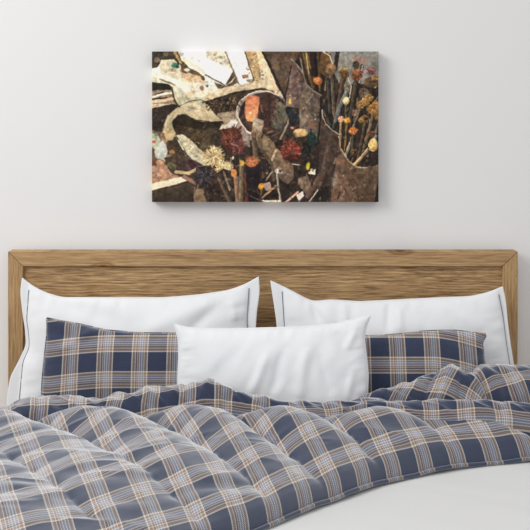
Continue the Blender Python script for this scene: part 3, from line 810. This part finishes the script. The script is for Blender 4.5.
    area_speck(302,92,322,120,30,[(150,138,120),(60,50,45),(190,180,160)],(0.4,1.3)); ell(311,122,4,4,(110,75,55),0,0.3,2,0,0.6,2)
    poly([(300,50),(332,50),(330,80),(326,100),(316,94),(306,82),(301,62)], (58,44,34), tex=0.35, ts=2, aniso=(2, 0.5))
    for (a_, b_, c_, d_, w_, k_) in [(303,52,313,88,2.4,(122,98,62)),(306,52,315,80,2,(150,118,60)),(310,50,313,76,2.5,(60,42,34)),(314,50,317,92,3,(44,32,30)),(318,50,320,90,2,(120,96,60)),(323,50,322,96,3.4,(52,40,38)),(329,54,326,90,3,(150,120,82))]:
        stroke([(a_,b_),(c_,d_)], w_, k_, tuple(0.6*q for q in k_))
    stroke([(300,58),(303,72),(306,84),(313,91),(322,96)],1.1,(140,132,120)); stroke([(306,54),(309,74)],1,(190,170,110))
    ell(318,81,4.4,4,(188,108,52),0,0.2,1.5,0.2); ell(318,81,2,1.5,(215,140,75),0,0.1)
    # blue-grey background upper right
    poly([(327,50),(380,50),(380,80),(366,84),(352,96),(340,86),(331,66)], (128,130,128), (118,122,124), (0,1), 0.12, 7)
    ell(360,60,7,3,(168,118,112),0.2,0.1,3,0,0.7,3); ell(347,56,5,4,(140,150,150),0.2,0.1,3,0,0.6,3); ell(372,56,5,5,(140,142,136),0.2,0.1,3,0,0.6,3)
    poly([(327,92),(340,84),(380,84),(380,204),(322,204),(318,150)], (50,42,36), tex=0.35, ts=3, aniso=(1.6, 0.6))
    poly([(322,50),(331,54),(333,66),(326,78),(318,70)], (104,78,48), tex=0.2); stroke([(323,51),(330,56),(333,66)],1.2,(205,198,180)); 
    stroke([(338,50),(335,70)],4.2,(62,48,44),(44,34,32))
    # handles in the right tins
    hd = [(331,74,335,116,4.5,(92,80,68)),(328,80,330,112,3.4,(62,60,58)),(343,80,338,110,4.5,(84,66,52)),(356,84,350,122,5,(78,66,54)),(359,82,362,66,2.4,(140,128,120)),(364,98,354,122,2.6,(170,160,140)),
          (369,92,379,82,3.2,(196,172,132)),(372,104,379,96,2,(120,110,95)),(372,88,368,110,4,(50,42,34)),(346,104,346,134,2.4,(96,92,70)),(341,122,340,152,2.6,(150,130,90)),(347,124,345,150,2.4,(130,100,55)),
          (353,136,344,160,3.2,(160,146,124)),(355,117,352,150,2.8,(86,76,66)),(365,123,358,162,3.4,(92,72,54)),(373,114,362,158,3.4,(116,100,80)),(379,122,368,156,3,(104,88,68)),(368,150,352,168,3.6,(176,152,116)),
          (354,156,350,166,2,(100,84,60)),(360,110,352,130,2.2,(120,112,98)),(376,136,370,150,3,(130,136,128)),(336,118,333,128,3,(70,76,78)),(320,100,330,124,3.4,(70,64,58)),(316,98,326,116,2.4,(92,84,74))]
    for (a_, b_, c_, d_, w_, k_) in hd:
        stroke([(a_,b_),(c_,d_)], w_+1.2, (30,25,22)); stroke([(a_,b_),(c_,d_)], w_, tuple(min(255, 1.35*q) for q in k_), tuple(0.5*q for q in k_))
    stroke([(347,92),(340,106),(335,121)],4.6,(126,134,138),(78,84,88),1,3.4)
    stroke([(348,78),(351,86),(350,96),(347,100)],1,(200,196,186))
    for (cx, cy, rx_, ry_, c_) in [(331,69,5,5.5,(128,98,66)),(344,74,5.2,5,(108,78,46)),(343,69,4.5,2.6,(158,134,84)),(347,87,3.2,6,(102,98,88)),(356,65,3.4,4,(66,58,48)),(357,75,5.2,6,(122,72,44)),(357,72,4.5,2.4,(150,92,60)),
            (371,71,5,3.4,(136,92,92)),(366,72,2,2.6,(165,130,140)),(372,82,7.5,5.5,(92,74,54)),(375,78,4,2.5,(140,105,60)),(364,93,5,5,(98,84,70)),(346,101,3,4,(232,196,130)),(341,119,3.2,3.2,(222,156,128)),(347.3,120,3,3,(226,156,44)),
            (353.3,131,4,4,(196,112,48)),(355,113,3.2,3,(146,108,82)),(365,119,4.6,4,(128,90,42)),(361,120,2.6,2.6,(160,120,60)),(360,105,4.5,3.6,(158,118,58)),(366,102,4,4,(140,105,55)),(373,109,5.4,5.4,(148,106,52)),(376,104,3,3,(170,125,60)),
            (373,145,4.7,6.4,(236,188,110)),(354,152,3.6,3.2,(112,84,58)),(371,134,4,3,(84,50,34)),(369,98,4,4,(150,112,56)),(377,116,3,4,(120,86,44))]:
        ell(cx, cy, rx_, ry_, c_, 0, 0.28, 1.3, 0.22)
        if sum(c_) < 420: bristle(cx, cy, rx_, ry_, [c_, tuple(q*0.6 for q in c_), tuple(min(255, q*1.3) for q in c_)], 26)
    ell(366,119,2,1.6,(60,34,22)); ell(346,100,1.6,2,(246,222,170)); ell(373,143,3,3,(246,208,140),0,0.1)
    poly([(304,84),(312,91),(321,97),(322,112),(320,140),(312,150),(300,128),(299,108)], (124,110,98), (78,66,60), (1,0), 0.25, 3)
    area_speck(302,94,320,130,36,[(165,152,132),(60,50,45),(195,186,168)],(0.4,1.2)); stroke([(321,98),(321,112),(317,150),(310,170)],2.2,(34,28,26)); ell(311,124,4,4,(120,78,55),0,0.3,2,0,0.6,2)
    # front right tins
    poly([(322,111),(325,122),(332,131),(340,135),(341,150),(334,176),(326,204),(306,204),(314,170),(320,140)], (82,66,58), (56,44,40), (0,1), 0.22, 4)
    stroke([(322,110),(322.5,116),(326,124),(332,130.5),(340,134.5)],0.9,(180,176,168))
    poly([(339,138),(341,150),(349,163),(358,168),(370,168),(380,164),(380,204),(330,204),(334,180),(337,156)], (118,88,72), (88,70,54), (1,0), 0.16, 6)
    poly([(352,168),(380,165),(380,204),(358,204)], (100,80,62), (78,60,46), (0,1), 0.12, 5, 0.7)
    area_speck(340,166,378,200,26,[(150,120,95),(70,52,42),(185,160,130)],(0.3,1.0)); ell(335,180,2.4,8,(150,140,124),0.15,0.2,3,0,0.8,2)
    stroke([(339,136),(341,149),(349,161.5),(357,167),(368,168)],1.1,(180,168,148)); stroke([(368,168),(379,165)],1,(110,90,70))
    poly([(380,172),(377,186),(374,204),(380,204)], (32,26,24)); area_speck(352,196,366,198,8,[(60,50,30),(170,140,80)],(0.4,0.9))
    stroke([(332,138),(324,170),(316,192)],6.5,(98,80,72),(66,52,48)); poly([(318,188),(330,186),(327,204),(314,204)], (40,34,32))
    # centre bottom clutter
    poly([(250,140),(320,140),(316,204),(250,204)], (48,38,34), tex=0.35, ts=4)
    ell(300,145,10,8,(40,34,30)); ell(311,140,6,8,(34,58,56),0,0.3,3); ell(306,150,5,7,(28,30,28))
    poly([(252,126),(262,132),(272,141),(284,156),(293,166),(294,178),(288,184),(280,180),(276,168),(264,152),(252,142)], (140,120,94), (112,90,72), (0.7,0.7), 0.28, 3)
    area_speck(262,140,292,180,36,[(95,75,58),(175,155,125),(120,95,75)],(0.5,1.6)); stroke([(262,150),(272,164),(274,180)],3.4,(90,74,60)); stroke([(254,134),(256,160),(262,176)],5,(118,96,74),(76,62,50))
    ell(291,151,10.5,9,(112,48,38),0,0.3,1.6); bristle(291,149,10.5,9.5,[(150,62,46),(105,40,34),(176,92,70),(70,30,28)],170); ell(292,158,8,4,(52,26,26),0,0.3,2,0,0.7,2)
    ell(300.5,133,7,4.4,(212,176,118),0,0.12,2,0.2); stroke([(294,133),(296,137)],2,(150,120,80)); ell(302,140,7,3,(60,50,40))
    ell(292,128,2,1.2,(210,140,110)); ell(308,166,2,4,(206,188,44),0.1,0.1); ell(312,170,2,1.4,(205,190,90))
    poly([(308,172),(316,169),(315,175),(309,174)], (226,214,210)); poly([(296,195),(303,191),(304,196),(299,202)], (224,206,200)); poly([(262,184),(270,182),(272,190),(266,191)], (188,160,152), a=0.9)
    poly([(298,178),(306,176),(312,184),(306,194),(298,184)], (120,100,84), tex=0.25); stroke([(286,202),(298,192)],2,(200,160,148)); stroke([(320,176),(308,196)],5,(112,88,78),(80,62,54)); stroke([(309,202),(318,190)],1.2,(200,190,180))
    stroke([(277,173),(278.5,188),(280.5,202)],1.9,(196,192,184),(120,112,100)); ell(277,171,2.4,2.4,(210,205,198)); ell(281,172,2.4,1.8,(150,145,138)); ell(280,171,1.2,1,(40,34,32))
    stroke([(262,198),(276,186)],1.8,(176,146,108)); stroke([(262,201),(280,201)],2,(222,208,196)); stroke([(266,180),(272,172)],1.2,(170,150,120)); stroke([(292,164),(300,165)],0.9,(190,185,175))
    stroke([(276,150),(272,160)],2.4,(190,170,140))
    # front left brushes
    poly([(196,168),(225,160),(262,160),(262,204),(196,204)], (54,42,37), tex=0.4, ts=3)
    poly([(194,190),(203,188),(206,204),(194,204)], (126,108,88), tex=0.15); area_speck(205,190,232,202,30,[(95,78,62),(70,56,46),(35,28,26)],(0.6,2))
    ell(232,140,10.5,12,(88,46,38),0,0.25,2); bristle(232,136,11,11,[(112,58,44),(80,40,34),(140,80,60),(60,30,28)],150); ell(238,148,8,7,(84,42,44),0,0.3,2); bristle(239,146,8,7,[(110,56,54),(70,34,36),(135,90,80)],70)
    ell(203,178,8.5,8,(46,42,50),0,0.3,2); bristle(203,177,10,9.5,[(52,48,58),(30,28,34),(92,92,104),(70,66,74)],130)
    ell(214,156,8,8.5,(170,148,104),0,0.2,1.5); bristle(214,156,10,10,[(216,198,150),(186,164,116),(235,220,178),(120,98,66)],170)
    bristle(224,168,9,8,[(206,184,130),(170,144,96),(226,208,160)],100,(2.6,6.8)); ell(228,166,5,4,(206,188,140),0,0.2,1.5)
    for (a_, b_, c_, d_, w_, k_) in [(219,178,230,202,3.4,(126,104,82)),(224,172,230,190,2,(170,150,120)),(236,178,238,203,4.4,(172,138,108)),(242,166,241,203,4.4,(150,132,104)),(246,178,247,203,3.4,(146,66,38)),(231,158,231,170,1.6,(190,180,160)),(248,174,250,184,1.8,(160,130,90)),(262,190,257,203,2.6,(130,116,70))]:
        stroke([(a_,b_),(c_,d_)], w_, k_, tuple(0.55*q for q in k_))
    poly([(246,162),(260,162),(260,204),(249,204),(246,180)], (36,28,36), tex=0.2); ell(251.5,162,6.5,5,(168,96,58),0,0.25,1.5); bristle(251.5,161,7,5,[(190,112,66),(140,76,48),(205,140,95)],60)
    ell(242,163,2.6,3,(214,178,66)); ell(234,173,3,4,(194,120,62)); ell(240,178,2.4,2.4,(96,84,80)); ell(261,186,2.8,3,(224,156,34)); ell(233,158,1,2,(205,195,175))
    stroke([(250,196),(264,202)],0.8,(110,95,75))
    for _ in range(420):
        cx_, cy_ = rs.uniform(196, 378), rs.uniform(96, 202)
        p_ = img[int(np.clip((cy_-y0)*sc, 0, Hd-1)), int(np.clip((cx_-x0)*sc, 0, Wd-1))]
        if p_.sum() > 270: continue
        a_ = rs.normal(1.75, 0.45) if cx_ > 300 else rs.uniform(0, 3.14); l_ = rs.uniform(1.5, 6)
        c_ = [(98,80,64),(128,106,82),(74,58,48),(150,128,102),(30,24,22),(24,20,20),(96,66,46),(66,68,64)][rs.randint(8)]
        stroke([(cx_, cy_), (cx_+l_*math.cos(a_), cy_+l_*math.sin(a_))], rs.uniform(0.7, 1.9), c_, a=0.6)
    # break up straight outlines the way crumpled, worn things do
    wx = (0.55*fbm(GX/4.5, GY/4.5, 201, 3)+0.3*fbm(GX/1.6, GY/1.6, 203, 2))*sc; wy = (0.55*fbm(GX/4.5, GY/4.5, 205, 3)+0.3*fbm(GX/1.6, GY/1.6, 207, 2))*sc
    jj, ii = np.meshgrid(np.arange(Wd), np.arange(Hd)); fx = np.clip(jj+wx, 0, Wd-1.01); fy = np.clip(ii+wy, 0, Hd-1.01)
    a0 = fx.astype(int); b0 = fy.astype(int); ux = (fx-a0)[..., None]; uy = (fy-b0)[..., None]
    img = img[b0, a0]*(1-ux)*(1-uy)+img[b0, a0+1]*ux*(1-uy)+img[b0+1, a0]*(1-ux)*uy+img[b0+1, a0+1]*ux*uy
    tone = fbm(GX/2.4, GY/2.4, 91, 3)[..., None]
    img = img*(1+0.20*tone*np.clip(1.25-img/255, 0.12, 1)*1.6)
    warm = fbm(GX/6, GY/6, 93, 2)[..., None]; img = img*(1+warm*np.array([0.10, 0.02, -0.08])*np.clip(1.2-img/255, 0.1, 1))
    # film-like contrast and grain of the print
    g = fbm(GX/2.2, GY/2.2, 77, 3)[..., None]*9+rs.normal(0, 2.2, (Hd, Wd, 1))
    lum = img.mean(-1, keepdims=True); img = lum+(img-lum)*0.78
    sh = fbm(GX/9, GY/9, 301, 3)[..., None]; img = img*(1+0.22*sh*np.clip(1.3-lum/200, 0.0, 1))
    img = (img/255)**1.06*255*np.array([1.20, 1.14, 1.06])
    img = np.clip(img+g*(0.4+img/255*0.6), 6, 254)
    return img, Wd, Hd

def make_canvas():
    img, Wd, Hd = paint()
    # real place: 0.76 x 0.51 m, front face 4 cm off the wall
    dF = CAMD+0.043
    a = px(152, 51.5, dF); b = px(378.5, 202, dF)
    xs = np.linspace(a.x, b.x, Wd+1); zs = np.linspace(a.z, b.z, Hd+1); y = dF-CAMD
    Xv, Zv = np.meshgrid(xs, zs)
    v = np.stack([Xv, np.full_like(Xv, y), Zv], -1).reshape(-1, 3)
    i, j = np.meshgrid(np.arange(Hd), np.arange(Wd), indexing='ij'); p = i*(Wd+1)+j
    f = np.stack([p, p+Wd+1, p+Wd+2, p+1], -1).reshape(-1, 4)
    cols = img.reshape(-1, 3)
    # wrapped sides: loop of border vertices pushed to the wall
    W1 = Wd+1
    bd = [j for j in range(W1)]+[i*W1+Wd for i in range(1, Hd+1)]+[Hd*W1+j for j in range(Wd-1, -1, -1)]+[i*W1 for i in range(Hd-1, 0, -1)]
    n = len(bd); base = len(v)
    back = v[bd].copy(); back[:, 1] = YW-0.0005
    v = np.concatenate([v, back]); sf = []; scol = []
    for k in range(n):
        k2 = (k+1) % n
        sf.append((bd[k], bd[k2], base+k2, base+k))
        r_ = min(bd[k]//W1, Hd-1); c_ = min(bd[k] % W1, Wd-1); scol.append(img[r_, c_])
    bf = tuple(base+k for k in range(n))
    faces = f.tolist()+sf+[bf]
    cols = np.concatenate([cols, np.array(scol), [[120, 110, 95]]])
    c = cols/255.0; lin = np.where(c <= 0.04045, c/12.92, ((c+0.055)/1.055)**2.4)
    k = NT('printed_canvas')
    at = k.n('ShaderNodeAttribute'); at.attribute_name = 'print'
    k.t.links.new(at.outputs['Color'], k.b.inputs['Base Color'])
    k.b.inputs['Roughness'].default_value = 0.7; k.b.inputs['Specular IOR Level'].default_value = 0.2
    o = link('canvas_print', v.tolist(), faces, k.m, smooth=False)
    me = o.data
    ca = me.color_attributes.new('print', 'FLOAT_COLOR', 'CORNER')
    tot = np.empty(len(me.polygons), dtype=np.int32); me.polygons.foreach_get('loop_total', tot)
    arr = np.repeat(np.c_[lin, np.ones(len(lin))], tot, axis=0).astype(np.float32)
    ca.data.foreach_set('color', arr.ravel())
    return tag(o, 'canvas print of old paint brushes, tins and tubes hanging on the wall above the headboard', 'picture')
make_canvas()
